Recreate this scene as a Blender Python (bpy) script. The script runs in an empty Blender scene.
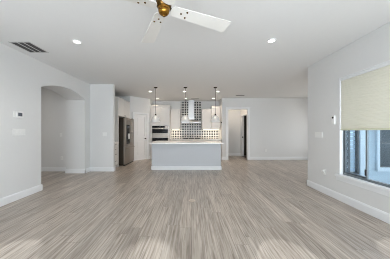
import bpy, bmesh, math, random
from mathutils import Vector, Matrix
C = bpy.context.scene.collection
SC = bpy.context.scene
PI = math.pi
H = 1.27                     # camera height
CEIL = 2.78

# ------------------------------------------------------------------ camera
cam_d = bpy.data.cameras.new('camera'); cam = bpy.data.objects.new('camera', cam_d); C.objects.link(cam)
cam.location = (0, 0, H); cam.rotation_euler = (PI/2, 0, 0)
cam_d.sensor_width = 36; cam_d.lens = 180/390*36
cam_d.shift_x = 3.5/390; cam_d.shift_y = 2/390
cam_d.clip_start = .02
SC.camera = cam
# ------------------------------------------------------------------ world, sun, large lights, exposure
w = bpy.data.worlds.new('sky'); SC.world = w; w.use_nodes = True
bg = w.node_tree.nodes['Background']; bg.inputs[0].default_value = (.80, .91, 1, 1); bg.inputs[1].default_value = 1.6
def light(name, kind, loc, energy, col=(1,1,1), rot=(0,0,0), size=1, size_y=None, **k):
    d = bpy.data.lights.new(name, kind); d.energy = energy; d.color = col
    if kind == 'AREA':
        d.size = size
        if size_y: d.shape = 'RECTANGLE'; d.size_y = size_y
    for a, v in k.items(): setattr(d, a, v)
    o = bpy.data.objects.new(name, d); C.objects.link(o); o.location = loc; o.rotation_euler = rot
    return o
SUN_E = math.atan2(2.2, 3.75)
light('sun', 'SUN', (0, -6, 5), 1.9, (.92, .97, 1), (PI/2 - SUN_E, 0, 0), angle=.009)
light('daylight_rear_windows', 'AREA', (.2, -1.75, 1.25), 260, (.84, .925, 1), (PI/2, 0, 0), 6.2, 2.5)
light('ceiling_fill_bounce', 'AREA', (.2, -2.5, .0), 560, (.88, .94, 1), (math.radians(140), 0, 0), 6.2, 1.6)  # added area lamp, stands in for patio bounce to brighten the ceiling
light('daylight_right_window', 'AREA', (3.12, 2.45, 1.4), 7, (.97, .96, 1), (0, PI/2, 0), 1.9, 1.7)
light('nook_fill_light', 'AREA', (5.9, 6.3, 1.4), 17, (1, .90, .82), (0, PI/2, 0), 1.8, 2.6)  # warm lamp added at the unseen nook window hole to light the nook
SC.view_settings.view_transform = 'Standard'; SC.view_settings.look = 'None'
SC.view_settings.gamma = 1; SC.view_settings.use_curve_mapping = False
SC.view_settings.exposure = 0.53
SC.cycles.filter_width = 1.0; SC.cycles.denoising_prefilter = 'NONE'

# ------------------------------------------------------------------ materials
def s2l(c): return tuple(((v/255)/12.92 if v/255 <= .04045 else ((v/255+.055)/1.055)**2.4) for v in c) + (1,)
def mat(name, col, rough=.5, metal=0, noise=0, nscale=20, bump=0, bscale=200, emit=0, ecol=None, **kw):
    m = bpy.data.materials.new(name); m.use_nodes = True; n = m.node_tree.nodes; l = m.node_tree.links
    p = n['Principled BSDF']; c = s2l(col)
    p.inputs['Base Color'].default_value = c; p.inputs['Roughness'].default_value = rough; p.inputs['Metallic'].default_value = metal
    tc = n.new('ShaderNodeTexCoord')
    nt = n.new('ShaderNodeTexNoise'); nt.inputs['Scale'].default_value = nscale; nt.inputs['Detail'].default_value = 3
    l.new(tc.outputs['Object'], nt.inputs['Vector'])
    mx = n.new('ShaderNodeMix'); mx.data_type = 'RGBA'
    mx.inputs[6].default_value = tuple(v*(1-noise) for v in c[:3])+(1,)
    mx.inputs[7].default_value = tuple(min(1, v*(1+noise)) for v in c[:3])+(1,)
    l.new(nt.outputs['Fac'], mx.inputs[0]); l.new(mx.outputs[2], p.inputs['Base Color'])
    if bump:
        b = n.new('ShaderNodeBump'); b.inputs['Strength'].default_value = bump; b.inputs['Distance'].default_value = .002
        nb = n.new('ShaderNodeTexNoise'); nb.inputs['Scale'].default_value = bscale
        l.new(tc.outputs['Object'], nb.inputs['Vector']); l.new(nb.outputs['Fac'], b.inputs['Height']); l.new(b.outputs[0], p.inputs['Normal'])
    if emit:
        p.inputs['Emission Color'].default_value = ecol or c; p.inputs['Emission Strength'].default_value = emit
    for k, v in kw.items(): p.inputs[k.replace('_', ' ')].default_value = v
    return m
M = {}
M['wall'] = mat('wall_paint', (219, 219, 218), .75, noise=.015, bump=.15, bscale=120)
M['ceiling'] = mat('ceiling_paint', (224, 224, 223), .85, noise=.012, bump=.2, bscale=90)
M['trim'] = mat('white_trim_paint', (232, 233, 234), .35, noise=.01)
M['cab'] = mat('white_cabinet_paint', (226, 223, 219), .35, noise=.012)
M['island'] = mat('pale_grey_island_paint', (192, 194, 197), .45, noise=.012)
M['door'] = mat('white_door_paint', (234, 233, 232), .35, noise=.01)
M['quartz'] = mat('white_quartz', (236, 234, 231), .18, noise=.03, nscale=14)
M['steel'] = mat('brushed_steel', (158, 150, 142), .3, .9, noise=.06, nscale=30)
M['hood'] = mat('satin_hood_steel', (196, 196, 196), .38, 1, noise=.04, nscale=30)
M['fside'] = mat('dark_appliance_side', (62, 55, 46), .35, .4, noise=.1)
M['black'] = mat('black_glass', (10, 10, 11), .2, noise=.2, Specular_IOR_Level=.2)
M['dark'] = mat('dark_plastic', (38, 38, 40), .4, noise=.1)
M['knob'] = mat('dark_bronze', (52, 44, 38), .35, .7, noise=.1)
M['brass'] = mat('polished_brass', (150, 108, 46), .22, 1, noise=.25, nscale=25)
M['abrass'] = mat('antique_brass', (96, 70, 32), .3, .9, noise=.3, nscale=25)
M['blade'] = mat('white_fan_blade', (220, 218, 213), .4, noise=.02)
M['plastic'] = mat('white_plastic', (232, 232, 230), .4, noise=.01)
M['lcd'] = mat('grey_lcd', (88, 92, 99), .2, noise=.15)
M['paper'] = mat('white_paper', (240, 240, 238), .8, noise=.02)
M['bronze_rod'] = mat('brown_bronze', (58, 47, 40), .35, .7, noise=.1)
M['vent'] = mat('white_vent_metal', (190, 190, 188), .5, noise=.02)
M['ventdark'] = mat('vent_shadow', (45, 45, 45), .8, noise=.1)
M['frame'] = mat('dark_window_frame', (84, 92, 98), .4, .3, noise=.05)
M['framegrey'] = mat('grey_window_frame', (120, 128, 132), .4, .3, noise=.05)
M['siding'] = mat('pale_blue_siding', (186, 208, 222), .6, noise=.03, nscale=8)
M['postw'] = mat('white_exterior_trim', (210, 228, 240), .5, noise=.02)
M['concrete'] = mat('patio_concrete', (165, 165, 160), .85, noise=.15, nscale=6)
M['beige'] = mat('beige_brass_cover', (206, 192, 178), .5, 0, noise=.1)
M['darkwood'] = mat('dark_floor_wood', (74, 48, 36), .4, noise=.3, nscale=8)
M['dim'] = mat('dim_room_shade', (58, 48, 41), .8, noise=.05)  # dimness of the unlit room put into its wall colour
M['can'] = mat('lamp_lens', (255, 246, 230), .5, emit=5, ecol=(1, .96, .9, 1))
M['bulb'] = mat('glowing_bulb', (255, 246, 230), .5, emit=3, ecol=(1, .88, .7, 1))
M['strip'] = mat('lamp_strip_lens', (255, 246, 230), .5, emit=8, ecol=(1, .85, .62, 1))

def mat_glass(name, tint=(1,1,1), mixf=.08, rough=.02, white=0):
    m = bpy.data.materials.new(name); m.use_nodes = True; n = m.node_tree.nodes; l = m.node_tree.links
    n.remove(n['Principled BSDF']); out = n['Material Output']
    t = n.new('ShaderNodeBsdfTransparent'); t.inputs[0].default_value = tint+(1,)
    g = n.new('ShaderNodeBsdfGlossy'); g.inputs['Roughness'].default_value = rough
    lw = n.new('ShaderNodeLayerWeight'); lw.inputs[0].default_value = .35
    ma = n.new('ShaderNodeMath'); ma.operation = 'MULTIPLY_ADD'; ma.inputs[1].default_value = (.6 if white else .08); ma.inputs[2].default_value = mixf
    l.new(lw.outputs['Fresnel'], ma.inputs[0])
    a = n.new('ShaderNodeMixShader'); l.new(ma.outputs[0], a.inputs[0]); l.new(t.outputs[0], a.inputs[1]); l.new(g.outputs[0], a.inputs[2])
    last = a
    if white:
        d0 = n.new('ShaderNodeBsdfDiffuse'); d0.inputs[0].default_value = (.92, .92, .92, 1)
        d1 = n.new('ShaderNodeBsdfTranslucent'); d1.inputs[0].default_value = (.92, .92, .92, 1)
        d = n.new('ShaderNodeMixShader'); d.inputs[0].default_value = .4; l.new(d0.outputs[0], d.inputs[1]); l.new(d1.outputs[0], d.inputs[2])
        b = n.new('ShaderNodeMixShader'); b.inputs[0].default_value = white
        l.new(a.outputs[0], b.inputs[1]); l.new(d.outputs[0], b.inputs[2]); last = b
    l.new(last.outputs[0], out.inputs[0]); return m
M['glass'] = mat_glass('window_glass', (.93, .97, 1), .02)
M['shade'] = mat_glass('whitened_pendant_glass', (.95, .96, .97), .12, .05, .48)  # clear glass, its white reflections mixed in as diffuse white
M['darkglass'] = mat('dark_window_glass', (70, 84, 92), .08, noise=.3, nscale=5)

def mat_fabric():
    m = mat('cream_shade_fabric', (226, 223, 213), .9, noise=.02)
    n = m.node_tree.nodes; l = m.node_tree.links; p = n['Principled BSDF']
    tr = n.new('ShaderNodeBsdfTranslucent'); tr.inputs[0].default_value = s2l((238, 234, 222))
    mx = n.new('ShaderNodeMixShader'); mx.inputs[0].default_value = .5
    l.new(p.outputs[0], mx.inputs[1]); l.new(tr.outputs[0], mx.inputs[2]); l.new(mx.outputs[0], n['Material Output'].inputs[0])
    return m
M['fabric'] = mat_fabric()

def mat_floor():
    m = bpy.data.materials.new('grey_oak_planks'); m.use_nodes = True; n = m.node_tree.nodes; l = m.node_tree.links
    p = n['Principled BSDF']; p.inputs['Roughness'].default_value = .33
    tc = n.new('ShaderNodeTexCoord'); sp = n.new('ShaderNodeSeparateXYZ'); l.new(tc.outputs['Object'], sp.inputs[0])
    pass
    def mth(op, a, b=None):
        k = n.new('ShaderNodeMath'); k.operation = op
        for q, v in enumerate((a, b)):
            if v is None: continue
            if isinstance(v, (int, float)): k.inputs[q].default_value = v
            else: l.new(v, k.inputs[q])
        return k.outputs[0]
    def rnd(x, y):
        c = n.new('ShaderNodeCombineXYZ'); l.new(x, c.inputs[0])
        if y is not None: l.new(y, c.inputs[1])
        wn = n.new('ShaderNodeTexWhiteNoise'); wn.noise_dimensions = '2D'; l.new(c.outputs[0], wn.inputs['Vector']); return wn
    PW, PL_ = .16, 1.5
    u = mth('DIVIDE', sp.outputs['X'], PW); row = mth('FLOOR', u); fu = mth('FRACT', u)
    v = mth('ADD', mth('DIVIDE', sp.outputs['Y'], PL_), rnd(row, None).outputs['Value']); col = mth('FLOOR', v); fv = mth('FRACT', v)
    pid = rnd(row, col)
    eu = mth('MULTIPLY', mth('SUBTRACT', .5, mth('ABSOLUTE', mth('SUBTRACT', fu, .5))), PW)
    ev = mth('MULTIPLY', mth('SUBTRACT', .5, mth('ABSOLUTE', mth('SUBTRACT', fv, .5))), PL_)
    seamf = mth('LESS_THAN', mth('MINIMUM', eu, ev), .0016)
    # grain: noise stretched along y, offset per plank
    sc = n.new('ShaderNodeVectorMath'); sc.operation = 'MULTIPLY'; sc.inputs[1].default_value = (46, 1.8, 1)
    l.new(tc.outputs['Object'], sc.inputs[0])
    off = n.new('ShaderNodeVectorMath'); off.operation = 'ADD'
    mulo = n.new('ShaderNodeVectorMath'); mulo.operation = 'SCALE'; mulo.inputs['Scale'].default_value = 37
    l.new(pid.outputs['Color'], mulo.inputs[0]); l.new(sc.outputs[0], off.inputs[0]); l.new(mulo.outputs[0], off.inputs[1])
    g = n.new('ShaderNodeTexNoise'); g.inputs['Scale'].default_value = 1; g.inputs['Detail'].default_value = 6; g.inputs['Roughness'].default_value = .62; g.inputs['Distortion'].default_value = .6
    l.new(off.outputs[0], g.inputs['Vector'])
    r = n.new('ShaderNodeValToRGB'); e = r.color_ramp.elements
    e[0].position = .30; e[0].color = s2l((120, 108, 97)); e[1].position = .68; e[1].color = s2l((197, 187, 176))
    x = e.new(.47); x.color = s2l((162, 151, 140))
    l.new(g.outputs['Fac'], r.inputs[0])
    # per-plank tone
    pt = n.new('ShaderNodeMapRange'); pt.inputs['To Min'].default_value = .87; pt.inputs['To Max'].default_value = 1.11
    l.new(pid.outputs['Value'], pt.inputs['Value'])
    mm = n.new('ShaderNodeVectorMath'); mm.operation = 'SCALE'; l.new(r.outputs[0], mm.inputs[0]); l.new(pt.outputs[0], mm.inputs['Scale'])
    seam = n.new('ShaderNodeMix'); seam.data_type = 'RGBA'; seam.inputs[7].default_value = s2l((96, 86, 78))
    sf = n.new('ShaderNodeMath'); sf.operation = 'MULTIPLY'; sf.inputs[1].default_value = .7
    l.new(seamf, sf.inputs[0]); l.new(sf.outputs[0], seam.inputs[0]); l.new(mm.outputs[0], seam.inputs[6])
    l.new(seam.outputs[2], p.inputs['Base Color'])
    bu = n.new('ShaderNodeBump'); bu.inputs['Strength'].default_value = .25; bu.inputs['Distance'].default_value = .002
    l.new(g.outputs['Fac'], bu.inputs['Height']); l.new(bu.outputs[0], p.inputs['Normal'])
    return m
M['floor'] = mat_floor()

def mat_tile():
    m = bpy.data.materials.new('patterned_tile'); m.use_nodes = True; n = m.node_tree.nodes; l = m.node_tree.links
    p = n['Principled BSDF']; p.inputs['Roughness'].default_value = .3
    tc = n.new('ShaderNodeTexCoord'); sp = n.new('ShaderNodeSeparateXYZ'); l.new(tc.outputs['Object'], sp.inputs[0])
    P = .12
    def math_(op, a, b=None, c=None):
        k = n.new('ShaderNodeMath'); k.operation = op
        for i, v in enumerate((a, b, c)):
            if v is None: continue
            if isinstance(v, (int, float)): k.inputs[i].default_value = v
            else: l.new(v, k.inputs[i])
        return k.outputs[0]
    def stripe(axis):
        u = math_('MULTIPLY_ADD', sp.outputs[axis], 1/P, 100)
        f = math_('FRACT', u)
        st = math_('LESS_THAN', math_('ABSOLUTE', math_('SUBTRACT', f, .5)), .32)
        third = math_('LESS_THAN', math_('FRACT', math_('MULTIPLY', math_('FLOOR', u), 1/3)), .2)
        return st, third
    sx, tx = stripe('X'); sz, tz = stripe('Z')
    sq = math_('MULTIPLY', sx, sz)
    strong = math_('MULTIPLY_ADD', math_('SUBTRACT', 1, math_('MULTIPLY', math_('SUBTRACT', 1, tx), tz)), .12, .88)
    either = math_('MULTIPLY', math_('MAXIMUM', sx, sz), .10)
    fac = math_('MAXIMUM', math_('MULTIPLY', sq, strong), either)
    mx = n.new('ShaderNodeMix'); mx.data_type = 'RGBA'; mx.inputs[6].default_value = s2l((214, 212, 207)); mx.inputs[7].default_value = s2l((34, 35, 38))
    l.new(fac, mx.inputs[0]); l.new(mx.outputs[2], p.inputs['Base Color'])
    return m
M['tile'] = mat_tile()

# ------------------------------------------------------------------ mesh helpers
def B(): return bmesh.new()
def box(bm, x0, x1, y0, y1, z0, z1, bev=0):
    r = bmesh.ops.create_cube(bm, size=1, matrix=Matrix.Translation(((x0+x1)/2, (y0+y1)/2, (z0+z1)/2)) @ Matrix.Diagonal((abs(x1-x0), abs(y1-y0), abs(z1-z0), 1)))
    if bev:
        vs = set(r['verts']); es = [e for e in bm.edges if e.verts[0] in vs and e.verts[1] in vs]
        bmesh.ops.bevel(bm, geom=es, offset=bev, segments=2, affect='EDGES', profile=.5)
    return bm
def lathe(bm, prof, seg=24, mtx=None):
    rings = []
    for r, z in prof:
        if r < 1e-6: rings.append([bm.verts.new((0, 0, z))])
        else: rings.append([bm.verts.new((r*math.cos(2*PI*i/seg), r*math.sin(2*PI*i/seg), z)) for i in range(seg)])
    new = [v for q in rings for v in q]
    for a, b in zip(rings, rings[1:]):
        for i in range(seg):
            j = (i+1) % seg
            if len(a) == 1 and len(b) == 1: continue
            if len(a) == 1: f = [a[0], b[j], b[i]]
            elif len(b) == 1: f = [a[i], a[j], b[0]]
            else: f = [a[i], a[j], b[j], b[i]]
            bm.faces.new(f)
    if mtx: bmesh.ops.transform(bm, matrix=mtx, verts=new)
    return bm
def cyl(bm, p, q, r, seg=12):
    p, q = Vector(p), Vector(q); d = q-p
    m = Matrix.Translation(p) @ d.to_track_quat('Z', 'Y').to_matrix().to_4x4()
    return lathe(bm, [(0, 0), (r, 0), (r, d.length), (0, d.length)], seg, m)
def tube(bm, pts, r, seg=8):
    pts = [Vector(p) for p in pts]; rings = []
    for i, p in enumerate(pts):
        d = (pts[min(i+1, len(pts)-1)]-pts[max(i-1, 0)]).normalized(); q = d.to_track_quat('Z', 'Y')
        rings.append([bm.verts.new(p + q @ Vector((r*math.cos(2*PI*k/seg), r*math.sin(2*PI*k/seg), 0))) for k in range(seg)])
    for a, b in zip(rings, rings[1:]):
        for k in range(seg): bm.faces.new([a[k], a[(k+1) % seg], b[(k+1) % seg], b[k]])
    bm.faces.new(rings[0][::-1]); bm.faces.new(rings[-1]); return bm
def prism(bm, poly, depth, fn):
    """extrude a 2-D polygon; fn(u, v, t) -> xyz, t in (0, depth)"""
    a = [bm.verts.new(fn(u, v, 0)) for u, v in poly]; b = [bm.verts.new(fn(u, v, depth)) for u, v in poly]
    bm.faces.new(a); bm.faces.new(b[::-1]); k = len(poly)
    for i in range(k): bm.faces.new([a[i], b[i], b[(i+1) % k], a[(i+1) % k]])
    return bm
def obj(name, bm, m, parent=None, loc=None, smooth=False, rot=None):
    bmesh.ops.recalc_face_normals(bm, faces=bm.faces[:])
    me = bpy.data.meshes.new(name); bm.to_mesh(me); bm.free()
    if smooth:
        for f in me.polygons: f.use_smooth = True
        try: me.set_sharp_from_angle(angle=math.radians(40))
        except Exception: pass
    me.materials.append(m if not isinstance(m, str) else M[m])
    o = bpy.data.objects.new(name, me); C.objects.link(o)
    if parent: o.parent = parent
    if loc: o.location = loc
    if rot: o.rotation_euler = rot
    return o
def tag(o, label, cat, group=None):
    o['label'] = label; o['category'] = cat
    if group: o['group'] = group
    return o
def thing(name, label, cat, loc=(0, 0, 0), rot=(0, 0, 0), group=None):
    o = bpy.data.objects.new(name, None); C.objects.link(o); o.empty_display_size = .1
    o.location = loc; o.rotation_euler = rot
    return tag(o, label, cat, group)
def struct(name, bm, m, parent=None, loc=None, smooth=False, rot=None):
    o = obj(name, bm, m, parent, loc, smooth, rot)
    if not parent: o['kind'] = 'structure'
    return o
def dup(root, loc, label=None, rot=None):
    r = root.copy(); C.objects.link(r); r.location = loc
    if rot: r.rotation_euler = rot
    if label: r['label'] = label
    def kids(a, b):
        for ch in list(a.children):
            c = ch.copy(); C.objects.link(c); c.parent = b; kids(ch, c)
    kids(root, r); return r

# ------------------------------------------------------------------ the shell
XL, XR, YF, YK, YB = -3.24, 2.73, 8.08, 8.90, -1.5       # left, right, far wall, kitchen back wall, wall behind the camera
YC, YH = 4.23, 5.74                                      # right wall's end, wall facing beside the arch
struct('floor', box(B(), -6.2, 6.0, YB-.2, 10.2, -.1, 0), 'floor')
struct('ceiling', box(B(), -6.2, 6.0, YB-.2, 10.2, CEIL, CEIL+.12), 'ceiling')

# left wall with the arched opening
A0, A1, ZS, ZP, XA = 3.88, 5.48, 2.235, 2.40, -3.82
bm = B()
box(bm, XA, XL, YB, A0, 0, CEIL); box(bm, XA, XL, A1, YH, 0, CEIL)
half = (A1-A0)/2; rise = ZP-ZS; R = (half**2+rise**2)/(2*rise); yc = (A0+A1)/2; zc = ZP-R
N = 20; a0 = math.asin(half/R)
arc = [(yc+R*math.sin(-a0+2*a0*i/N), zc+R*math.cos(-a0+2*a0*i/N)) for i in range(N+1)]
for (u0, v0), (u1, v1) in zip(arc, arc[1:]):
    prism(bm, [(u0, v0), (u1, v1), (u1, CEIL), (u0, CEIL)], XL-XA, lambda u, v, t: (XA+t, u, v))
bmesh.ops.remove_doubles(bm, verts=bm.verts[:], dist=1e-4)
struct('wall_left', bm, 'wall')
struct('wall_hallway', box(B(), -6.2, -2.49, YH, YH+.12, 0, CEIL), 'wall')
struct('wall_hallway_end', box(B(), -6.2, -6.08, YB, YH, 0, CEIL), 'wall')
struct('wall_hallway_near', box(B(), -6.08, XA, 1.0, 1.12, 0, CEIL), 'wall')
# kitchen
struct('wall_kitchen_left', box(B(), XL-.12, XL, YH+.12, 7.78, 0, CEIL), 'wall')
PA, PB = Vector((-2.62, 7.66)), Vector((-1.915, 8.365))
bm = B(); prism(bm, [(XL, 7.66), (PA.x, PA.y), (PA.x-.085, PA.y+.085), (PA.x-.085, 7.78), (XL, 7.78)], CEIL, lambda u, v, t: (u, v, t))
struct('wall_pantry_side', bm, 'wall')
pdir = (PB-PA).normalized(); pn = Vector((-pdir.y, pdir.x)); PL = (PB-PA).length       # pn points into the pantry
def P45(u, t, z): q = PA + pdir*u + pn*t; return (q.x, q.y, z)
D0, D1, DH = .19, .82, 2.035
bm = B()
for u0, u1, z0, z1 in ((0, D0, 0, CEIL), (D1, PL, 0, CEIL), (D0, D1, DH, CEIL)):
    prism(bm, [(u0, z0), (u1, z0), (u1, z1), (u0, z1)], .12, lambda u, v, t: P45(u, t, v))
struct('wall_pantry', bm, 'wall')
struct('wall_kitchen_return', box(B(), -2.035, -1.915, 8.45, YK, 0, CEIL), 'wall')
struct('wall_kitchen_back', box(B(), -2.035, 1.37, YK, YK+.12, 0, CEIL), 'wall')
# far wall with the cased opening
OX0, OX1, OZ = 1.638, 2.527, 2.285
bm = B(); box(bm, 1.37, OX0, YF, YF+.12, 0, CEIL); box(bm, OX1, 5.7, YF, YF+.12, 0, CEIL); box(bm, OX0, OX1, YF, YF+.12, OZ, CEIL)
struct('wall_far', bm, 'wall')
struct('wall_kitchen_right', box(B(), 1.37, 1.49, YF+.12, YK+.12, 0, CEIL), 'wall')
# passage behind the opening
struct('wall_passage_back', box(B(), 1.37, 2.586, 9.5, 9.62, 0, CEIL), 'wall')
struct('wall_passage_left', box(B(), 1.37, 1.49, YK+.12, 9.5, 0, CEIL), 'wall')
bm = B(); box(bm, 2.586, 2.70, YF+.12, 8.36, 0, CEIL); box(bm, 2.586, 2.70, 9.27, 9.62, 0, CEIL); box(bm, 2.586, 2.70, 8.36, 9.27, 2.06, CEIL)
struct('wall_passage_right', bm, 'wall')
bm = B(); box(bm, 2.70, 4.3, 9.7, 9.8, 0, CEIL); box(bm, 4.3, 4.4, YF+.12, 9.8, 0, CEIL)
struct('wall_dim_room', bm, 'dim')
struct('floor_dim_room', box(B(), 2.60, 4.3, YF+.13, 9.7, 0, .006), 'darkwood')
# right wall with the window hole
W0, W1, WZ0, WZ1, WT = 1.70, 3.325, .455, 2.255, .14
bm = B(); box(bm, XR, XR+WT, YB, W0, 0, CEIL); box(bm, XR, XR+WT, W1, YC, 0, CEIL)
box(bm, XR, XR+WT, W0, W1, 0, WZ0); box(bm, XR, XR+WT, W0, W1, WZ1, CEIL)
struct('wall_right', bm, 'wall')
# nook: its outside wall (siding) and its end wall with an unseen window hole added for light
NW = [(3.555, 3.79, .30, 2.1), (4.25, 5.2, .46, 2.1)]
def wallx(bm, x0, x1, y0, y1, holes):
    xs = x0
    for hx0, hx1, hz0, hz1 in holes:
        box(bm, xs, hx0, y0, y1, 0, CEIL); box(bm, hx0, hx1, y0, y1, 0, hz0); box(bm, hx0, hx1, y0, y1, hz1, CEIL); xs = hx1
    box(bm, xs, x1, y0, y1, 0, CEIL)
bm = B(); wallx(bm, XR+WT, 5.8, YC-.10, YC, NW); struct('wall_nook_near', bm, 'wall')
bm = B(); z = 0.02
while z < CEIL:                                         # lapped siding boards on the outside
    segs = [(XR+WT, 5.8)]
    for hx0, hx1, hz0, hz1 in NW:
        if z+.13 > hz0-.01 and z < hz1+.01:
            segs = [s for a, b in segs for s in ((a, min(b, hx0)), (max(a, hx1), b)) if s[1]-s[0] > .01]
    for a, b in segs:
        prism(bm, [(YC-.10, z), (YC-.135, z), (YC-.112, min(z+.145, CEIL)), (YC-.10, min(z+.145, CEIL))], b-a, lambda u, v, t, a=a: (a+t, u, v))
    z += .14
struct('wall_siding', bm, 'siding')
bm = B(); box(bm, 5.68, 5.8, YC, 5.0, 0, CEIL); box(bm, 5.68, 5.8, 7.5, YF+.12, 0, CEIL); box(bm, 5.68, 5.8, 5.0, 7.5, 0, .5); box(bm, 5.68, 5.8, 5.0, 7.5, 2.3, CEIL)
struct('wall_nook_end', bm, 'wall')
# wall behind the camera: four tall arched windows
bm = B(); WX = [-1.87, -.46, .97, 2.28]; wr = .36; zt = 2.2; zb = .25
xs = XA
for cx in WX:
    box(bm, xs, cx-wr, YB-.12, YB, 0, CEIL); box(bm, cx-wr, cx+wr, YB-.12, YB, 0, zb); xs = cx+wr
    for i in range(16):
        u0, u1 = -math.cos(PI*i/16)*wr, -math.cos(PI*(i+1)/16)*wr
        v0, v1 = zt-wr+math.sin(PI*i/16)*wr, zt-wr+math.sin(PI*(i+1)/16)*wr
        prism(bm, [(cx+u0, v0), (cx+u1, v1), (cx+u1, CEIL), (cx+u0, CEIL)], .12, lambda u, v, t: (u, YB-t, v))
box(bm, xs, XR+WT, YB-.12, YB, 0, CEIL)
struct('wall_rear', bm, 'wall')
struct('ceiling_patio', box(B(), XR+WT, 5.8, YB-.2, YC-.14, 2.62, 2.78), 'ceiling')
struct('ground', box(B(), -8, 14, -9, YB-.2, -.12, -.02), 'concrete')
struct('ground_patio', box(B(), 6.0, 14, YB-.2, 12, -.12, -.02), 'concrete')

# baseboards
BH, BT = .135, .017
def bb_poly(): return [(0, 0), (BT, 0), (BT, BH-.025), (BT*.45, BH), (0, BH)]
def baseboard(name, runs):
    bm = B()
    for p, q in runs:                                    # the room lies to the left of p -> q
        p, q = Vector(p), Vector(q); d = (q-p).normalized(); nn = Vector((-d.y, d.x)); L = (q-p).length
        prism(bm, bb_poly(), L, lambda u, v, t: ((p+d*t+nn*u).x, (p+d*t+nn*u).y, v))
    return struct(name, bm, 'trim')
baseboard('baseboard_left', [((XL, A0), (XL, YB)), ((XA, A0), (XL+BT, A0))])
baseboard('baseboard_arch', [((XL+BT, A1), (XA, A1)), ((XL, YH), (XL, A1-BT)), ((XA, A1-BT), (XA, YH))])
baseboard('baseboard_facing', [((-2.49, YH), (XL, YH)), ((-2.49, YH+.12), (-2.49, YH-BT))])
baseboard('baseboard_hallway', [((XA, YH), (-6.08, YH))])
baseboard('baseboard_right', [((XR, YB), (XR, YC+BT)), ((XR-BT, YC), (XR+.6, YC))])
baseboard('baseboard_far', [((5.68, YF), (OX1+.1, YF)), ((OX0-.1, YF), (1.37-BT, YF)), ((1.37, YF-BT), (1.37, 8.2))])
baseboard('baseboard_passage', [((2.586, 9.5), (1.49, 9.5)), ((2.586, 9.35), (2.586, 9.5))])
baseboard('baseboard_pantry', [(PA+pdir*.09, PA), (PB, PA+pdir*.92)])

# casings
bm = B()
for x0, x1 in ((OX0-.1, OX0), (OX1, OX1+.1)): box(bm, x0, x1, YF-.02, YF, 0, OZ+.07, .004)
box(bm, OX0-.1, OX1+.1, YF-.021, YF, OZ, OZ+.07, .004)
box(bm, OX0-.002, OX0+.016, YF-.01, YF+.13, 0, OZ); box(bm, OX1-.016, OX1+.002, YF-.01, YF+.13, 0, OZ); box(bm, OX0, OX1, YF-.01, YF+.13, OZ-.016, OZ+.002)
struct('trim_opening', bm, 'trim')
bm = B()
for y0, y1 in ((8.28, 8.36), (9.27, 9.34)): box(bm, 2.568, 2.586, y0, y1, 0, 2.13, .004)
box(bm, 2.567, 2.586, 8.28, 9.34, 2.06, 2.13, .004)
box(bm, 2.58, 2.705, 9.255, 9.272, 0, 2.06); box(bm, 2.58, 2.705, 8.358, 8.375, 0, 2.06)
struct('trim_passage_door', bm, 'trim')
sp = obj('strike_plate', box(B(), 2.60, 2.66, 9.248, 9.256, .95, 1.01, .002), 'knob'); sp['kind'] = 'structure'
bm = B()
for u0, u1 in ((D0-.075, D0), (D1, D1+.075)): prism(bm, [(u0, 0), (u1, 0), (u1, DH+.075), (u0, DH+.075)], .030, lambda u, v, t: P45(u, -t, v))
prism(bm, [(D0, DH), (D1, DH), (D1, DH+.075), (D0, DH+.075)], .030, lambda u, v, t: P45(u, -t, v))
struct('trim_pantry', bm, 'trim')

# pantry door: leaf with two moulded panels, lever handle
door = struct('door_1', B(), 'door')
door.location = (*PA, 0); door.rotation_euler = (0, 0, PI/4)
def face_panel(bm, x0, x1, z0, z1, yf, frame=.085, rec=.012, back=.03):
    """door or drawer front facing -y at yf: stiles, rails and a recessed raised panel"""
    box(bm, x0, x0+frame, yf, yf+back, z0, z1, .003); box(bm, x1-frame, x1, yf, yf+back, z0, z1, .003)
    box(bm, x0+frame, x1-frame, yf, yf+back, z0, z0+frame, .003); box(bm, x0+frame, x1-frame, yf, yf+back, z1-frame, z1, .003)
    box(bm, x0+frame, x1-frame, yf+rec, yf+back, z0+frame, z1-frame)
bm = B(); dx0, dx1 = D0+.004, D1-.004; yf = .012; st = .105
for a, b in ((dx0, dx0+st), (dx1-st, dx1)): box(bm, a, b, yf, yf+.035, .008, DH-.006, .002)
for a, b in ((.008, .21), (.86, 1.06), (1.92, DH-.006)): box(bm, dx0+st, dx1-st, yf, yf+.035, a, b)
for a, b in ((.21, .86), (1.06, 1.92)):
    box(bm, dx0+st, dx1-st, yf+.026, yf+.035, a, b)
    box(bm, dx0+st+.05, dx1-st-.05, yf+.006, yf+.03, a+.05, b-.05, .010)
bm.to_mesh(door.data); bm.free()
bm = B(); hx = dx1-.06; cyl(bm, (hx, yf, .95), (hx, yf-.012, .95), .028, 16); cyl(bm, (hx, yf-.01, .95), (hx, yf-.05, .95), .010); cyl(bm, (hx+.01, yf-.048, .95), (hx-.11, yf-.048, .95), .009)
h = obj('lever_handle', bm, 'knob', door, smooth=True); h['label'] = 'dark bronze lever handle'
for z in (.25, 1.05, 1.8): obj('hinge', box(B(), dx0-.003, dx0+.012, yf-.006, yf+.002, z, z+.09, .002), 'knob', door)

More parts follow.
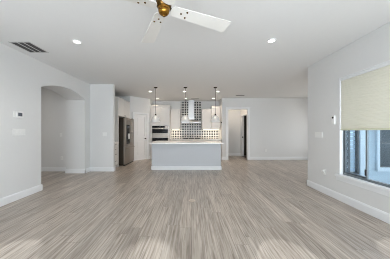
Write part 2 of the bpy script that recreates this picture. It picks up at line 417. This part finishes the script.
# ------------------------------------------------------------------ right window, sill, shade
win = struct('window_1', B(), 'framegrey')
bm = B(); XG = XR+.085                                    # glass plane
box(bm, XG-.03, XG+.03, W0, W0+.05, WZ0+.03, WZ1); box(bm, XG-.03, XG+.03, W1-.022, W1, WZ0+.03, WZ1)
box(bm, XG-.03, XG+.03, W0+.05, W1-.022, WZ0+.025, WZ0+.060); box(bm, XG-.03, XG+.03, W0+.05, W1-.022, WZ1-.05, WZ1)
bm.to_mesh(win.data); bm.free()
bm = B()
for a, b in ((2.875, 2.897),): box(bm, XG-.014, XG+.014, a, b, WZ0+.060, WZ1-.05)
mu = obj('meeting_stile', bm, 'framegrey', win)
obj('sash_latch', box(B(), XG-.03, XG-.014, 2.872, 2.900, .56, .66, .004), 'dark', win)
bm = B(); box(bm, XG-.02, XG+.02, W1-.05, W1-.022, WZ0+.060, WZ1-.05); box(bm, XG-.02, XG+.02, 2.897, W1-.05, WZ0+.060, WZ0+.08)
obj('sash_frame', bm, 'frame', win)
bm = B(); box(bm, XG-.003, XG+.003, W0+.05, 2.875, WZ0+.060, WZ1-.05); box(bm, XG-.003, XG+.003, 2.897, W1-.05, WZ0+.08, WZ1-.05)
obj('window_glass', bm, 'glass', win)
bm = B(); box(bm, XR-.035, XG-.03, W0-.06, W1+.07, WZ0-.022, WZ0+.026, .006); obj('window_sill', bm, 'trim', win)
bm = B(); box(bm, XR-.016, XR, W0-.05, W1+.06, WZ0-.085, WZ0-.022, .004); obj('sill_apron', bm, 'trim', win)
bm = B(); box(bm, XR-.002, XG-.03, W1-.014, W1, WZ0+.026, WZ1); box(bm, XR-.002, XG-.03, W0, W0+.014, WZ0+.026, WZ1); box(bm, XR-.002, XG-.03, W0, W1, WZ1-.014, WZ1)
obj('window_reveal', bm, 'trim', win)
sh = thing('window_shade', 'cream cellular shade pulled halfway down over the right wall window', 'window shade', (XR+.02, (W0+W1)/2, 1.29))
L2 = (W1-W0)/2-.02; n_pl = 46; zt_, zb_ = 2.195-1.29, .03
bm = B(); prof = []
for i in range(n_pl+1):
    z = zb_+(zt_-zb_)*i/n_pl; prof.append((-.004 if i % 2 else .0, z))
for i in range(n_pl, -1, -1):
    z = zb_+(zt_-zb_)*i/n_pl; prof.append((.018 if i % 2 else .014, z))
for (u0, v0), (u1, v1) in zip(prof[:n_pl+1], prof[1:n_pl+1]):
    a = [bm.verts.new(c) for c in ((u0, -L2, v0), (u0, L2, v0), (u1, L2, v1), (u1, -L2, v1))]; bm.faces.new(a)
bmesh.ops.remove_doubles(bm, verts=bm.verts[:], dist=1e-5)
g = bmesh.ops.extrude_face_region(bm, geom=bm.faces[:]); bmesh.ops.translate(bm, vec=(.004, 0, 0), verts=[v for v in g['geom'] if isinstance(v, bmesh.types.BMVert)])
obj('pleated_fabric', bm, 'fabric', sh)
obj('head_rail', box(B(), -.016, .03, -L2, L2, zt_, zt_+.045, .004), 'trim', sh)
obj('bottom_rail', box(B(), -.016, .022, -L2, L2, 0, .03, .005), mat('cream_rail', (214, 214, 190), .5, noise=.02), sh)

# nook windows seen outside
def out_window(name, x0, x1, z0, z1, slats):
    o = struct(name, B(), 'frame'); y = YC-.13
    bm = B(); f = .035
    box(bm, x0, x0+f, y-.03, y+.06, z0, z1); box(bm, x1-f, x1, y-.03, y+.06, z0, z1); box(bm, x0, x1, y-.03, y+.06, z0, z0+f); box(bm, x0, x1, y-.03, y+.06, z1-f, z1)
    bm.to_mesh(o.data); bm.free()
    obj('window_glass', box(B(), x0+f, x1-f, y+.02, y+.026, z0+f, z1-f), 'glass' if slats else 'darkglass', o)
    bm = B()
    if slats:
        z = z0+.05; k = 0
        while z < z1-.05:
            box(bm, x0+f, x1-f, y+.03, y+.038, z, z+.082); z += .09; k += 1
        obj('blind_slats', bm, 'postw', o)
    else:
        box(bm, x0-.06, x0, y-.045, y, z0-.06, z1+.06); box(bm, x1, x1+.06, y-.045, y, z0-.06, z1+.06); box(bm, x0-.06, x1+.06, y-.05, y, z0-.09, z0)
        obj('outer_casing', bm, 'postw', o)
    return o
out_window('window_2', *NW[0], True); out_window('window_3', *NW[1], False)
struct('trim_siding', box(B(), 3.82, 4.0, YC-.16, YC-.10, 0, CEIL), 'postw')

# ------------------------------------------------------------------ ceiling fixtures
def recessed(label, loc, energy, col):
    t = thing('recessed_light', label, 'ceiling light', loc, (0, 0, 0), 'recessed ceiling lights')
    obj('trim_ring', lathe(B(), [(.048, -.001), (.052, -.008), (.074, -.006), (.077, 0), (.06, 0)], 28), 'trim', t, smooth=True)
    obj('lens', lathe(B(), [(0, -.003), (.05, -.003), (.05, -.0005), (0, -.0005)], 28), 'can', t)
    li = light('recessed_lamp', 'AREA', (loc[0], loc[1], loc[2]-.012), energy, col, (0, 0, 0), .11, shape='DISK', spread=math.radians(130))
    return t
WARM = (1, .83, .66); NEUT = (1, .95, .89)
recessed('recessed light near the ceiling vent above the left wall', (-2.06*.935, 3.03, CEIL), 4, NEUT)
recessed('recessed light on the right half of the living room ceiling', (1.33, 2.99, CEIL), 4, NEUT)
for i, x in enumerate((-1.55, -.26, .99)):
    s = ('left', 'middle', 'right')[i]
    recessed('%s recessed light of the nearer kitchen row, behind the pendants' % s, (x, 6.77, CEIL), 4.5, WARM)
    recessed('%s recessed light of the farther kitchen row, close to the cabinets' % s, (x, 8.2, CEIL), 2.2, WARM)

def vent(name, label, loc, wx, wy, nb, along_y=True):
    t = thing(name, label, 'air vent', loc)
    bm = B(); f = .022
    box(bm, -wx/2, -wx/2+f, -wy/2, wy/2, -.008, 0, .002); box(bm, wx/2-f, wx/2, -wy/2, wy/2, -.008, 0, .002)
    box(bm, -wx/2+f, wx/2-f, -wy/2, -wy/2+f, -.008, 0, .002); box(bm, -wx/2+f, wx/2-f, wy/2-f, wy/2, -.008, 0, .002)
    obj('vent_frame', bm, 'vent', t)
    obj('duct_opening', box(B(), -wx/2+f, wx/2-f, -wy/2+f, wy/2-f, -.0025, -.0005), 'ventdark', t)
    n = nb
    for k in range(1, n):
        x = -wx/2+f+(wx-2*f)*k/n
        obj('divider_bar', box(B(), x-.009, x+.009, -wy/2+f, wy/2-f, -.007, -.0025), 'vent', t)
    bm = B(); k = 0; y = -wy/2+f+.02
    while y < wy/2-f-.01:
        prism(bm, [(y, -.0026), (y+.004, -.0026), (y+.012, -.0065), (y+.008, -.0065)], wx-2*f, lambda u, v, q: (-wx/2+f+q, u, v)); y += .026
    obj('louvers', bm, mat('grey_louver', (72, 72, 71), .6, noise=.05), t)
    return t
vent('ceiling_vent', 'large rectangular white ceiling vent above the left wall', (-2.90, 3.23, CEIL), .36, .42, 3)
def slot_vent(label, loc):
    t = thing('slot_vent', label, 'air vent', loc)
    obj('vent_frame', box(B(), -.19, .19, -.06, .06, -.006, 0, .002), 'vent', t)
    bm = B()
    for k in range(4): box(bm, -.17, .17, -.045+k*.025, -.033+k*.025, -.008, -.005)
    obj('slots', bm, 'ventdark', t)
slot_vent('slim ceiling vent just in front of the kitchen range hood', (.16, 8.3, CEIL))
slot_vent('slim ceiling vent above the cased opening in the far wall', (2.03, 7.5, CEIL))

# ceiling fan
FX, FY, FZ = -.245, 1.595, H+1.07
fan = thing('ceiling_fan', 'white four-blade ceiling fan with brass motor hanging from the living room ceiling', 'ceiling fan', (FX, FY, FZ))
top = CEIL-FZ
obj('canopy', lathe(B(), [(0, top), (.07, top), (.068, top-.02), (.035, top-.06), (0, top-.06)], 28), 'brass', fan, smooth=True)
obj('downrod', cyl(B(), (0, 0, .17), (0, 0, top-.05), .013, 14), 'brass', fan, smooth=True)
obj('motor_housing', lathe(B(), [(0, .19), (.04, .19), (.05, .175), (.066, .155), (.070, .12), (.070, .06), (.064, .035), (.05, .02), (0, .02)], 36), 'abrass', fan, smooth=True)
obj('switch_cup', lathe(B(), [(0, .03), (.050, .03), (.054, .02), (.046, .01), (.050, .0), (.045, -.020), (.030, -.036), (.012, -.044), (.010, -.05), (0, -.052)], 32), 'brass', fan, smooth=True)
rnd = random.Random(3)
for k in range(4):
    a = math.radians(25+90*k)
    bm = B(); r0, r1, w0, w1 = .065, .685, .055, .078; pts = []
    for i in range(7):                                   # rounded root, squarish tip
        q = PI/2+PI*i/6; pts.append((r0+.03+.03*math.cos(q), w0*math.sin(q)))
    pts += [(r1-.012, -w1), (r1, -w1+.012), (r1, w1-.012), (r1-.012, w1)]
    mt = Matrix.Rotation(a, 4, 'Z') @ Matrix.Rotation(math.radians(-10), 4, 'X')
    prism(bm, pts, .007, lambda u, v, t: tuple(mt @ Vector((u, v, t+.02))))
    bl = obj('blade', bm, 'blade', fan)
    bm = B(); prism(bm, [(.06, -.018), (.11, -.02), (.16, -.05), (.235, -.046), (.25, 0), (.235, .046), (.16, .05), (.11, .02), (.06, .018)], .005, lambda u, v, t: tuple(mt @ Vector((u, v, t+.028))))
    obj('blade_bracket', bm, 'abrass', bl)
    bm = B()
    for u, v in ((.165, 0), (.215, -.032), (.215, .032)):
        bm = B(); lathe(bm, [(0, -.004), (.007, -.003), (.0095, 0), (.0095, .003), (0, .003)], 12, mt @ Matrix.Translation((u, v, .018)))
        obj('blade_screw', bm, 'abrass', bl, smooth=True)

# pendants
def pendant(label, loc):
    t = thing('pendant_light', label, 'pendant light', loc, (0, 0, 0), 'glass pendants over the island')
    zb = 1.60-CEIL; zt = 1.825-CEIL
    obj('ceiling_canopy', lathe(B(), [(0, 0), (.062, 0), (.062, -.016), (.05, -.024), (0, -.024)], 24), 'bronze_rod', t, smooth=True)
    obj('rod', cyl(B(), (0, 0, -.02), (0, 0, zt+.02), .0065, 10), 'bronze_rod', t, smooth=True)
    obj('socket', lathe(B(), [(0, zt+.045), (.012, zt+.045), (.024, zt+.03), (.026, zt-.015), (.018, zt-.03), (0, zt-.03)], 20), 'bronze_rod', t, smooth=True)
    po = [(.026, zt), (.058, zt-.012), (.095, zt-.042), (.122, zt-.085), (.140, zt-.135), (.150, zb+.05), (.162, zb)]
    prof = po + [(q-.004, z-(.004 if i else 0)) for i, (q, z) in reversed(list(enumerate([(.026, zt-.004)]+po[1:])))]
    obj('glass_shade', lathe(B(), prof, 36), 'shade', t, smooth=True)
    obj('shade_rim', lathe(B(), [(.156, zb+.030), (.165, zb+.028), (.171, zb-.002), (.160, zb-.002), (.156, zb+.030)], 36), 'plastic', t, smooth=True)
    obj('bulb', lathe(B(), [(0, zt-.03), (.014, zt-.03), (.018, zt-.05), (.03, zt-.085), (.026, zt-.11), (0, zt-.12)], 18), 'bulb', t, smooth=True)
    return t
p0 = pendant('left glass pendant, hanging before the wall oven tower', (-1.225, 6.16, CEIL))
dup(p0, (-.212, 6.16, CEIL), 'middle glass pendant, hanging before the range hood')
dup(p0, (.815, 6.16, CEIL), 'right glass pendant, hanging before the tall right wall cabinet')

# ------------------------------------------------------------------ island
isl = thing('kitchen_island', 'pale grey panelled kitchen island standing under the three pendants', 'kitchen island', (-.17, 6.40, 0))
bm = B(); box(bm, -1.147, 1.147, -.45, .5, 0, .876, .003); obj('island_body', bm, 'island', isl)
bm = B(); box(bm, -1.164, 1.164, -.467, -.45, 0, .125, .004); box(bm, 1.147, 1.164, -.467, .5, 0, .125, .004); box(bm, -1.164, -1.147, -.467, .5, 0, .125, .004)
obj('island_baseboard', bm, 'trim', isl)
bm = B()
for k in range(3):
    x = -1.12+k*.76; face_panel(bm, x, x+.72, .13, .86, 0, .06)
bmesh.ops.rotate(bm, verts=bm.verts[:], cent=(0, 0, 0), matrix=Matrix.Rotation(PI, 3, 'Z')); bmesh.ops.translate(bm, vec=(0, .53, 0), verts=bm.verts[:])
obj('island_door', bm, 'island', isl)
bm = B(); box(bm, 1.147, 1.155, -.20, -.12, .62, .74, .002); obj('side_outlet', bm, 'plastic', isl)
ct = obj('island_countertop', box(B(), -1.185, 1.185, -.635, .635, 0, .04, .006), 'quartz', loc=(-.17, 6.32, .876))
tag(ct, 'long white quartz countertop on the kitchen island', 'countertop')

# ------------------------------------------------------------------ fridge side (faces +x); local frame: fronts face -y, rotated by +90 deg -> +x
def facing_right(name, label, cat, x_front, y0, z=0): return thing(name, label, cat, (x_front, y0, z), (0, 0, PI/2))
# local: x_local -> +y, y_local -> -x (depth goes to -x)
def pull(bm, x, z, L, y=0, vert=False, r=.005):
    a, b = ((x, z-L/2), (x, z+L/2)) if vert else ((x-L/2, z), (x+L/2, z))
    cyl(bm, (a[0], y-.028, a[1]), (b[0], y-.028, b[1]), r, 10)
    for q in (.12, .88):
        px, pz = a[0]+(b[0]-a[0])*q, a[1]+(b[1]-a[1])*q; cyl(bm, (px, y, pz), (px, y-.028, pz), r*.9, 8)
def knob(bm, x, z, y=0): cyl(bm, (x, y, z), (x, y-.016, z), .006, 10); lathe(bm, [(0, 0), (.012, 0), (.015, .006), (.012, .013), (0, .015)], 14, Matrix.Translation((x, y-.014, z)) @ Matrix.Rotation(PI/2, 4, 'X'))
CW = .56
dr = facing_right('drawer_cabinet', 'white four-drawer base cabinet between the wall end and the refrigerator', 'cabinet', -2.62, 5.875)
bm = B(); box(bm, 0, CW, .022, .60, .10, .876); box(bm, 0, CW, .08, .60, 0, .10); obj('cabinet_body', bm, 'cab', dr)
zz = [.105, .36, .56, .72, .874]
for a, b in zip(zz, zz[1:]):
    bm = B(); face_panel(bm, .006, CW-.006, a+.008, b-.008, 0, .035, .008, .021); d = obj('drawer', bm, 'cab', dr)
    bm = B(); pull(bm, CW/2, (a+b)/2+.02, .13); h = obj('drawer_pull', bm, 'knob', d, smooth=True)
ct = obj('side_countertop', box(B(), -.005, CW-.004, -.025, .60, 0, .04, .004), 'quartz', loc=(-2.62, 5.875, .877), rot=(0, 0, PI/2))
tag(ct, 'short white countertop on the four-drawer cabinet beside the refrigerator', 'countertop')
FW = 1.16
uc = facing_right('refrigerator_cabinet', 'white two-door cabinet with tall end panel built around the refrigerator', 'cabinet', -2.62, 6.485, 1.835)
bm = B(); box(bm, 0, FW, .022, .60, 0, .675); obj('cabinet_body', bm, 'cab', uc)
obj('end_panel', box(B(), -.045, -.004, 0, .60, -1.835, .675, .002), 'cab', uc)
for k in range(2):
    bm = B(); face_panel(bm, .003+k*FW/2, FW/2-.003+k*FW/2, .003, .640, 0, .06, .009, .021); d = obj('cabinet_door', bm, 'cab', uc)
    bm = B(); knob(bm, FW/2+(-.035, .035)[k], .045); obj('door_knob', bm, 'knob', d, smooth=True)
bm = B(); box(bm, -.0, FW, -.012, .60, .645, .675, .006); obj('crown_moulding', bm, 'cab', uc)
fr = facing_right('refrigerator', 'stainless french-door refrigerator standing between drawer cabinet and pantry door', 'refrigerator', -2.43, 6.60)
RW = 1.03; RH = 1.79
obj('refrigerator_body', box(B(), 0, RW, .065, .76, .02, RH, .006), 'fside', fr)
bm = B()
for k in range(2):
    bm = B(); x0, x1 = (.003, RW/2-.003) if k == 0 else (RW/2+.003, RW-.003)
    # gently bowed front
    pts = [(x0, .06), (x0, .012), (x0+.02, 0), ((x0+x1)/2, -.012), (x1-.02, 0), (x1, .012), (x1, .06)]
    prism(bm, pts, RH-.72, lambda u, v, t: (u, v, t+.71)); d = obj('refrigerator_door', bm, 'steel', fr)
    hx = RW/2-.045 if k == 0 else RW/2+.045
    bm = B(); tube(bm, [(hx, .0, .80), (hx, -.055, .86), (hx, -.075, 1.1), (hx, -.08, 1.25), (hx, -.075, 1.42), (hx, -.055, 1.66), (hx, 0, 1.72)], .017, 10)
    obj('door_handle', bm, 'steel', d, smooth=True)
    if k == 0:
        dp = obj('water_dispenser', box(B(), .13, .43, -.018, .02, .80, 1.52, .006), 'black', d)
        obj('dispenser_display', box(B(), .16, .40, -.021, -.014, 1.40, 1.48, .002), 'lcd', dp)
        lf = obj('leaflet', box(B(), .27, .42, -.024, -.0165, .98, 1.19), 'paper', d); lf['label'] = 'white paper leaflet taped to the dispenser'
bm = B(); pts = [(.003, .06), (.003, .012), (.023, 0), (RW/2, -.012), (RW-.023, 0), (RW-.003, .012), (RW-.003, .06)]
prism(bm, pts, .64, lambda u, v, t: (u, v, t+.06)); d = obj('freezer_drawer', bm, 'steel', fr)
bm = B(); tube(bm, [(.08, 0, .635), (.11, -.05, .635), (RW/2, -.06, .635), (RW-.11, -.05, .635), (RW-.08, 0, .635)], .013, 10); obj('drawer_handle', bm, 'steel', d, smooth=True)
obj('toe_grille', box(B(), .02, RW-.02, .03, .08, .0, .055), 'dark', fr)
for x in (.02, RW-.12): obj('hinge_cover', box(B(), x, x+.10, .03, .1, RH, RH+.018, .003), 'dark', fr)

# ------------------------------------------------------------------ oven tower (fronts face -y)
TX0, TX1, TY = -1.895, -1.0, 8.30
TW = TX1-TX0
tw = thing('oven_cabinet', 'tall white cabinet tower holding the built-in oven', 'cabinet', (TX0, TY, 0))
bm = B(); box(bm, 0, .035, 0, .595, 0, 2.46); box(bm, TW-.035, TW, 0, .595, 0, 2.46); box(bm, .035, TW-.035, .022, .595, .1, .80); box(bm, .035, TW-.035, .022, .595, 1.54, 2.46)
box(bm, .035, TW-.035, .5, .595, .80, 1.54); box(bm, .035, TW-.035, .08, .595, 0, .1)
box(bm, .035, .075, 0, .05, .80, 1.54); box(bm, TW-.075, TW-.035, 0, .05, .80, 1.54)
obj('cabinet_body', bm, 'cab', tw)
for k in range(2):
    a = .037+k*(TW-.074)/2; b = a+(TW-.074)/2
    bm = B(); face_panel(bm, a+.003, b-.003, 1.70, 2.45, 0, .065, .009, .021); d = obj('cabinet_door', bm, 'cab', tw)
    bm = B(); knob(bm, (b-.035 if k == 0 else a+.035), 1.75); obj('door_knob', bm, 'knob', d, smooth=True)
bm = B(); face_panel(bm, .04, TW-.04, .105, .78, 0, .06, .009, .021); d = obj('lower_drawer', bm, 'cab', tw)
bm = B(); pull(bm, TW/2, .68, .16); obj('drawer_pull', bm, 'knob', d, smooth=True)
bm = B(); box(bm, -.0, TW, -.02, .595, 2.46, 2.495, .006); obj('crown_moulding', bm, 'cab', tw)
bm = B(); box(bm, .035, TW-.035, -.004, .022, 1.54, 1.69, .003); obj('oven_rail', bm, 'cab', tw)
# the appliance
ov = thing('wall_oven', 'black glass and stainless microwave and oven set into the cabinet tower', 'oven', (TX0+.078, TY-.004, .805))
OW = TW-.156
obj('oven_case', box(B(), 0, OW, .012, .48, 0, .725), 'dark', ov)
bm = B(); box(bm, 0, OW, -.006, .012, .64, .725, .002); cp = obj('control_panel', bm, 'black', ov)
obj('panel_display', box(B(), OW*.42, OW*.55, -.009, -.005, .665, .70), 'lcd', cp)
obj('panel_end', box(B(), OW*.80, OW, -.009, -.005, .645, .72), 'steel', cp)
bm = B(); box(bm, 0, OW, -.016, .012, .335, .636, .004); d = obj('microwave_door', bm, 'steel', ov)
obj('microwave_window', box(B(), .012, OW-.012, -.020, -.014, .385, .575, .002), 'black', d)
bm = B(); pull(bm, OW/2, .612, OW*.9, -.016, r=.009); obj('microwave_handle', bm, 'steel', d, smooth=True)
bm = B(); box(bm, 0, OW, -.016, .012, .0, .33, .004); d = obj('oven_door', bm, 'steel', ov)
obj('oven_window', box(B(), .012, OW-.012, -.020, -.014, .02, .175, .002), 'black', d)
bm = B(); pull(bm, OW/2, .265, OW*.9, -.016, r=.010); obj('oven_handle', bm, 'steel', d, smooth=True)

# ------------------------------------------------------------------ back counter run
def base_cab(name, label, x0, x1, nd=2):
    t = thing(name, label, 'cabinet', (x0, 8.30, 0)); W = x1-x0
    bm = B(); box(bm, 0, W, .022, .595, .1, .876); box(bm, 0, W, .08, .595, 0, .1); obj('cabinet_body', bm, 'cab', t)
    for k in range(nd):
        a, b = W*k/nd+.003, W*(k+1)/nd-.003
        bm = B(); face_panel(bm, a, b, .105, .69, 0, .055, .009, .021); d = obj('cabinet_door', bm, 'cab', t)
        bm = B(); pull(bm, b-.04 if k % 2 == 0 else a+.04, .6, .12, vert=True); obj('door_pull', bm, 'knob', d, smooth=True)
        bm = B(); face_panel(bm, a, b, .70, .872, 0, .035, .008, .021); d = obj('drawer', bm, 'cab', t)
        bm = B(); pull(bm, (a+b)/2, .79, .12); obj('drawer_pull', bm, 'knob', d, smooth=True)
base_cab('base_cabinet', 'white base cabinet between the oven tower and the range', -.998, -.475, 1)
base_cab('base_cabinet', 'white base cabinet to the right of the range, against the side wall', .475, 1.365, 2)
base_cab('cooktop_cabinet', 'white base cabinet under the gas cooktop below the range hood', -.473, .473, 2)
ct = obj('back_countertop', box(B(), -.998, 1.365, -.03, .595, 0, .04, .004), 'quartz', loc=(0, 8.30, .877)); tag(ct, 'white countertop running along the tiled kitchen back wall', 'countertop')
ck = thing('cooktop', 'low steel gas cooktop set in the countertop under the range hood', 'cooktop', (0, 8.58, .918))
obj('cooktop_plate', box(B(), -.43, .43, -.24, .24, 0, .012, .004), 'steel', ck)
for x in (-.28, 0, .28):
    bm = B(); box(bm, x-.12, x+.12, -.2, -.19, .012, .04); box(bm, x-.12, x+.12, .19, .2, .012, .04); box(bm, x-.12, x-.11, -.2, .2, .03, .04); box(bm, x+.11, x+.12, -.2, .2, .03, .04); box(bm, x-.005, x+.005, -.2, .2, .03, .04)
    obj('grate', bm, 'dark', ck)
# tiled backsplash
bm = B(); box(bm, -.53, .49, YK-.012, YK, .917, CEIL-.05)
box(bm, -.998, -.53, YK-.012, YK, .917, 1.372); box(bm, .49, 1.37, YK-.012, YK, .917, 1.372)
struct('trim_backsplash', bm, 'tile')
def wall_cab(name, label, x0, x1, z0, z1, dep, nd):
    t = thing(name, label, 'cabinet', (x0, YK-dep, z0)); W = x1-x0; Hh = z1-z0
    bm = B(); box(bm, 0, W, .022, dep-.013, 0, Hh-.04); obj('cabinet_body', bm, 'cab', t)
    for k in range(nd):
        a, b = W*k/nd+.003, W*(k+1)/nd-.003
        bm = B(); face_panel(bm, a, b, .003, Hh-.043, 0, .06, .009, .021); d = obj('cabinet_door', bm, 'cab', t)
        bm = B(); knob(bm, b-.035 if k % 2 == 0 else a+.035, .06); obj('door_knob', bm, 'knob', d, smooth=True)
    bm = B(); box(bm, 0, W, -.02, dep-.013, Hh-.04, Hh, .006); obj('crown_moulding', bm, 'cab', t)
    return t
wall_cab('wall_cabinet', 'lower white wall cabinet between oven tower and range hood', -.995, -.545, 1.375, 2.335, .33, 1)
wall_cab('wall_cabinet', 'lower white wall cabinet to the right of the range hood', .50, .95, 1.375, 2.335, .33, 1)
wall_cab('tall_wall_cabinet', 'taller white wall cabinet in the far right kitchen corner', .952, 1.366, 1.375, 2.48, .40, 1)
def strip(label, x0, x1):
    y = YK-.20; cx = (x0+x1)/2
    t = thing('cabinet_strip_light', label, 'strip light', (cx, y, 1.372), (0, 0, 0), 'strip lights under the wall cabinets')
    obj('light_housing', box(B(), -(x1-x0)/2, (x1-x0)/2, -.02, .02, -.010, 0, .002), 'plastic', t)
    obj('light_lens', box(B(), -(x1-x0)/2+.01, (x1-x0)/2-.01, -.014, .014, -.013, -.010), 'strip', t)
    light('strip_lamp', 'AREA', (cx, y, 1.355), 2.0*(x1-x0), (1, .88, .72), (0, 0, 0), x1-x0, .03)
strip('slim strip light under the wall cabinet left of the hood', -.96, -.58)
strip('slim strip light under the two wall cabinets right of the hood', .54, 1.32)
# range hood
hd = thing('range_hood', 'stainless chimney range hood on the patterned tile wall', 'range hood', (-.01, 8.885, 1.675))
bm = B(); box(bm, -.46, .46, -.48, 0, 0, .05, .004)
lo = [bm.verts.new(c) for c in ((-.46, -.48, .05), (.46, -.48, .05), (.46, 0, .05), (-.46, 0, .05))]
hi = [bm.verts.new(c) for c in ((-.15, -.29, .17), (.15, -.29, .17), (.15, 0, .17), (-.15, 0, .17))]
for i in range(4): bm.faces.new([lo[i], lo[(i+1) % 4], hi[(i+1) % 4], hi[i]])
bm.faces.new(hi)
obj('hood_canopy', bm, 'hood', hd)
obj('chimney', box(B(), -.145, .145, -.28, 0, .165, CEIL-1.677, .003), 'hood', hd)
obj('chimney_cover', box(B(), -.137, .137, -.285, -.01, .62, CEIL-1.678, .003), 'hood', hd)
for k in range(4): obj('hood_button', cyl(B(), (-.06+k*.04, -.478, .025), (-.06+k*.04, -.486, .025), .008, 10), 'dark', hd, smooth=True)
obj('grease_filter', box(B(), -.42, .42, -.44, -.04, -.006, .001), 'steel', hd)
# small dark fixture on the kitchen's right side wall
bm = B(); cyl(bm, (0, 0, 0), (-.02, 0, 0), .03, 16); cyl(bm, (-.02, 0, 0), (-.04, 0, 0), .02, 16)
tag(obj('wall_hook', bm, 'knob', loc=(1.37, 8.15, 1.675), smooth=True), 'small dark round fixture on the kitchen side wall edge', 'fixture')

# ------------------------------------------------------------------ wall devices; local: faces -y, width x, height z, centre origin
def plate(name, label, loc, rz, wd, ht, gangs, outlet=False, group=None):
    t = thing(name, label, 'outlet' if outlet else 'light switch', loc, (0, 0, rz), group)
    obj('cover_plate', box(B(), -wd/2, wd/2, -.007, 0, -ht/2, ht/2, .003), 'plastic', t)
    for k in range(gangs):
        x = -wd/2+wd*(k+.5)/gangs
        if outlet:
            for z in (-.022, .022):
                r = obj('receptacle', box(B(), x-.017, x+.017, -.009, -.006, z-.015, z+.015, .003), 'plastic', t)
                bm = B(); box(bm, x-.008, x-.005, -.0096, -.0088, z-.004, z+.006); box(bm, x+.005, x+.008, -.0096, -.0088, z-.004, z+.006); obj('slots', bm, 'dark', r)
        else:
            obj('rocker', box(B(), x-.017, x+.017, -.012, -.006, -.034, .034, .003), 'plastic', t)
    return t
RL, RR = PI/2, -PI/2                                      # on the left wall facing +x / on the right wall facing -x
plate('light_switch', 'white multi-gang switch plate below the thermostat on the left wall', (XL, 3.38, 1.26), RL, .25, .125, 4)
th = thing('thermostat', 'white thermostat with dark screen on the left wall above a switch plate', 'thermostat', (XL, 3.36, 1.585), (0, 0, RL))
obj('back_plate', box(B(), -.10, .09, -.012, 0, -.06, .06, .008), 'plastic', th)
obj('thermostat_body', box(B(), -.055, .085, -.03, -.012, -.065, .065, .012), 'plastic', th)
obj('screen', box(B(), -.025, .055, -.033, -.029, -.03, .035, .003), 'lcd', th)
plate('light_switch', 'double switch plate on the wall between the arch and the kitchen', (-2.77, YH, 1.18), 0, .125, .12, 2)
plate('light_switch', 'single switch plate on the hallway wall seen through the arch', (-4.16, YH, 1.16), 0, .075, .12, 1)
plate('wall_outlet', 'white outlet low on the hallway wall seen through the arch', (-4.13, YH, .425), 0, .075, .12, 1, True)
plate('wall_outlet', 'white outlet low on the far wall right of the cased opening', (3.34, YF, .42), 0, .075, .12, 1, True)
plate('light_switch', 'wide switch plate on the right wall between its corner and the window', (XR, 3.86, 1.20), RR, .23, .12, 4)
ds = thing('wall_sensor', 'small white wall sensor with dark lens beside the window shade', 'sensor', (XR, 3.44, 1.49), (0, 0, RR))
obj('sensor_case', box(B(), -.035, .035, -.03, 0, -.085, .085, .008), 'plastic', ds)
obj('lens', lathe(B(), [(0, 0), (.020, 0), (.018, .008), (0, .012)], 18, Matrix.Translation((0, -.029, .045)) @ Matrix.Rotation(PI/2, 4, 'X')), 'dark', ds, smooth=True)
plate('wall_outlet', 'white outlet low on the right wall by the window with adapter plugged in', (XR, 3.70, .44), RR, .075, .12, 1, True)
ad = obj('plug_adapter', box(B(), -.045, .02, -.035, -.0098, -.01, .03, .006), 'plastic', loc=(XR, 3.70, .44), rot=(0, 0, RR)); tag(ad, 'white plug adapter in the outlet beside the right window', 'adapter')
fo = thing('floor_outlet', 'round beige floor outlet cover in the middle of the plank floor', 'floor outlet', (.01, 3.31, 0))
obj('cover_ring', lathe(B(), [(0, 0), (.062, 0), (.060, .004), (.045, .006), (.043, .004), (0, .004)], 32), 'beige', fo, smooth=True)
obj('cover_lid', lathe(B(), [(0, .0042), (.036, .0042), (.034, .006), (0, .007)], 28), mat('worn_cover', (196, 182, 168), .5, 0, noise=.1), fo, smooth=True)

# added hallway lamp, unseen round the arch, brightens the hall
t = thing('recessed_light', 'added fill light in the hallway ceiling behind the arch', 'ceiling light', (-5.0, 3.9, CEIL))
obj('trim_ring', lathe(B(), [(.048, -.001), (.052, -.008), (.074, -.006), (.077, 0), (.06, 0)], 28), 'trim', t, smooth=True)
obj('lens', lathe(B(), [(0, -.003), (.05, -.003), (.05, -.0005), (0, -.0005)], 28), 'can', t)
light('hallway_fill_lamp', 'AREA', (-5.0, 3.9, CEIL-.012), 12, NEUT, (0, 0, 0), .2, shape='DISK')
t = thing('recessed_light', 'recessed light in the passage ceiling behind the cased opening', 'ceiling light', (2.05, 8.7, CEIL))
obj('trim_ring', lathe(B(), [(.048, -.001), (.052, -.008), (.074, -.006), (.077, 0), (.06, 0)], 28), 'trim', t, smooth=True)
obj('lens', lathe(B(), [(0, -.003), (.05, -.003), (.05, -.0005), (0, -.0005)], 28), 'can', t)
light('passage_lamp', 'AREA', (2.05, 8.7, CEIL-.012), 6, WARM, (0, 0, 0), .15, shape='DISK')
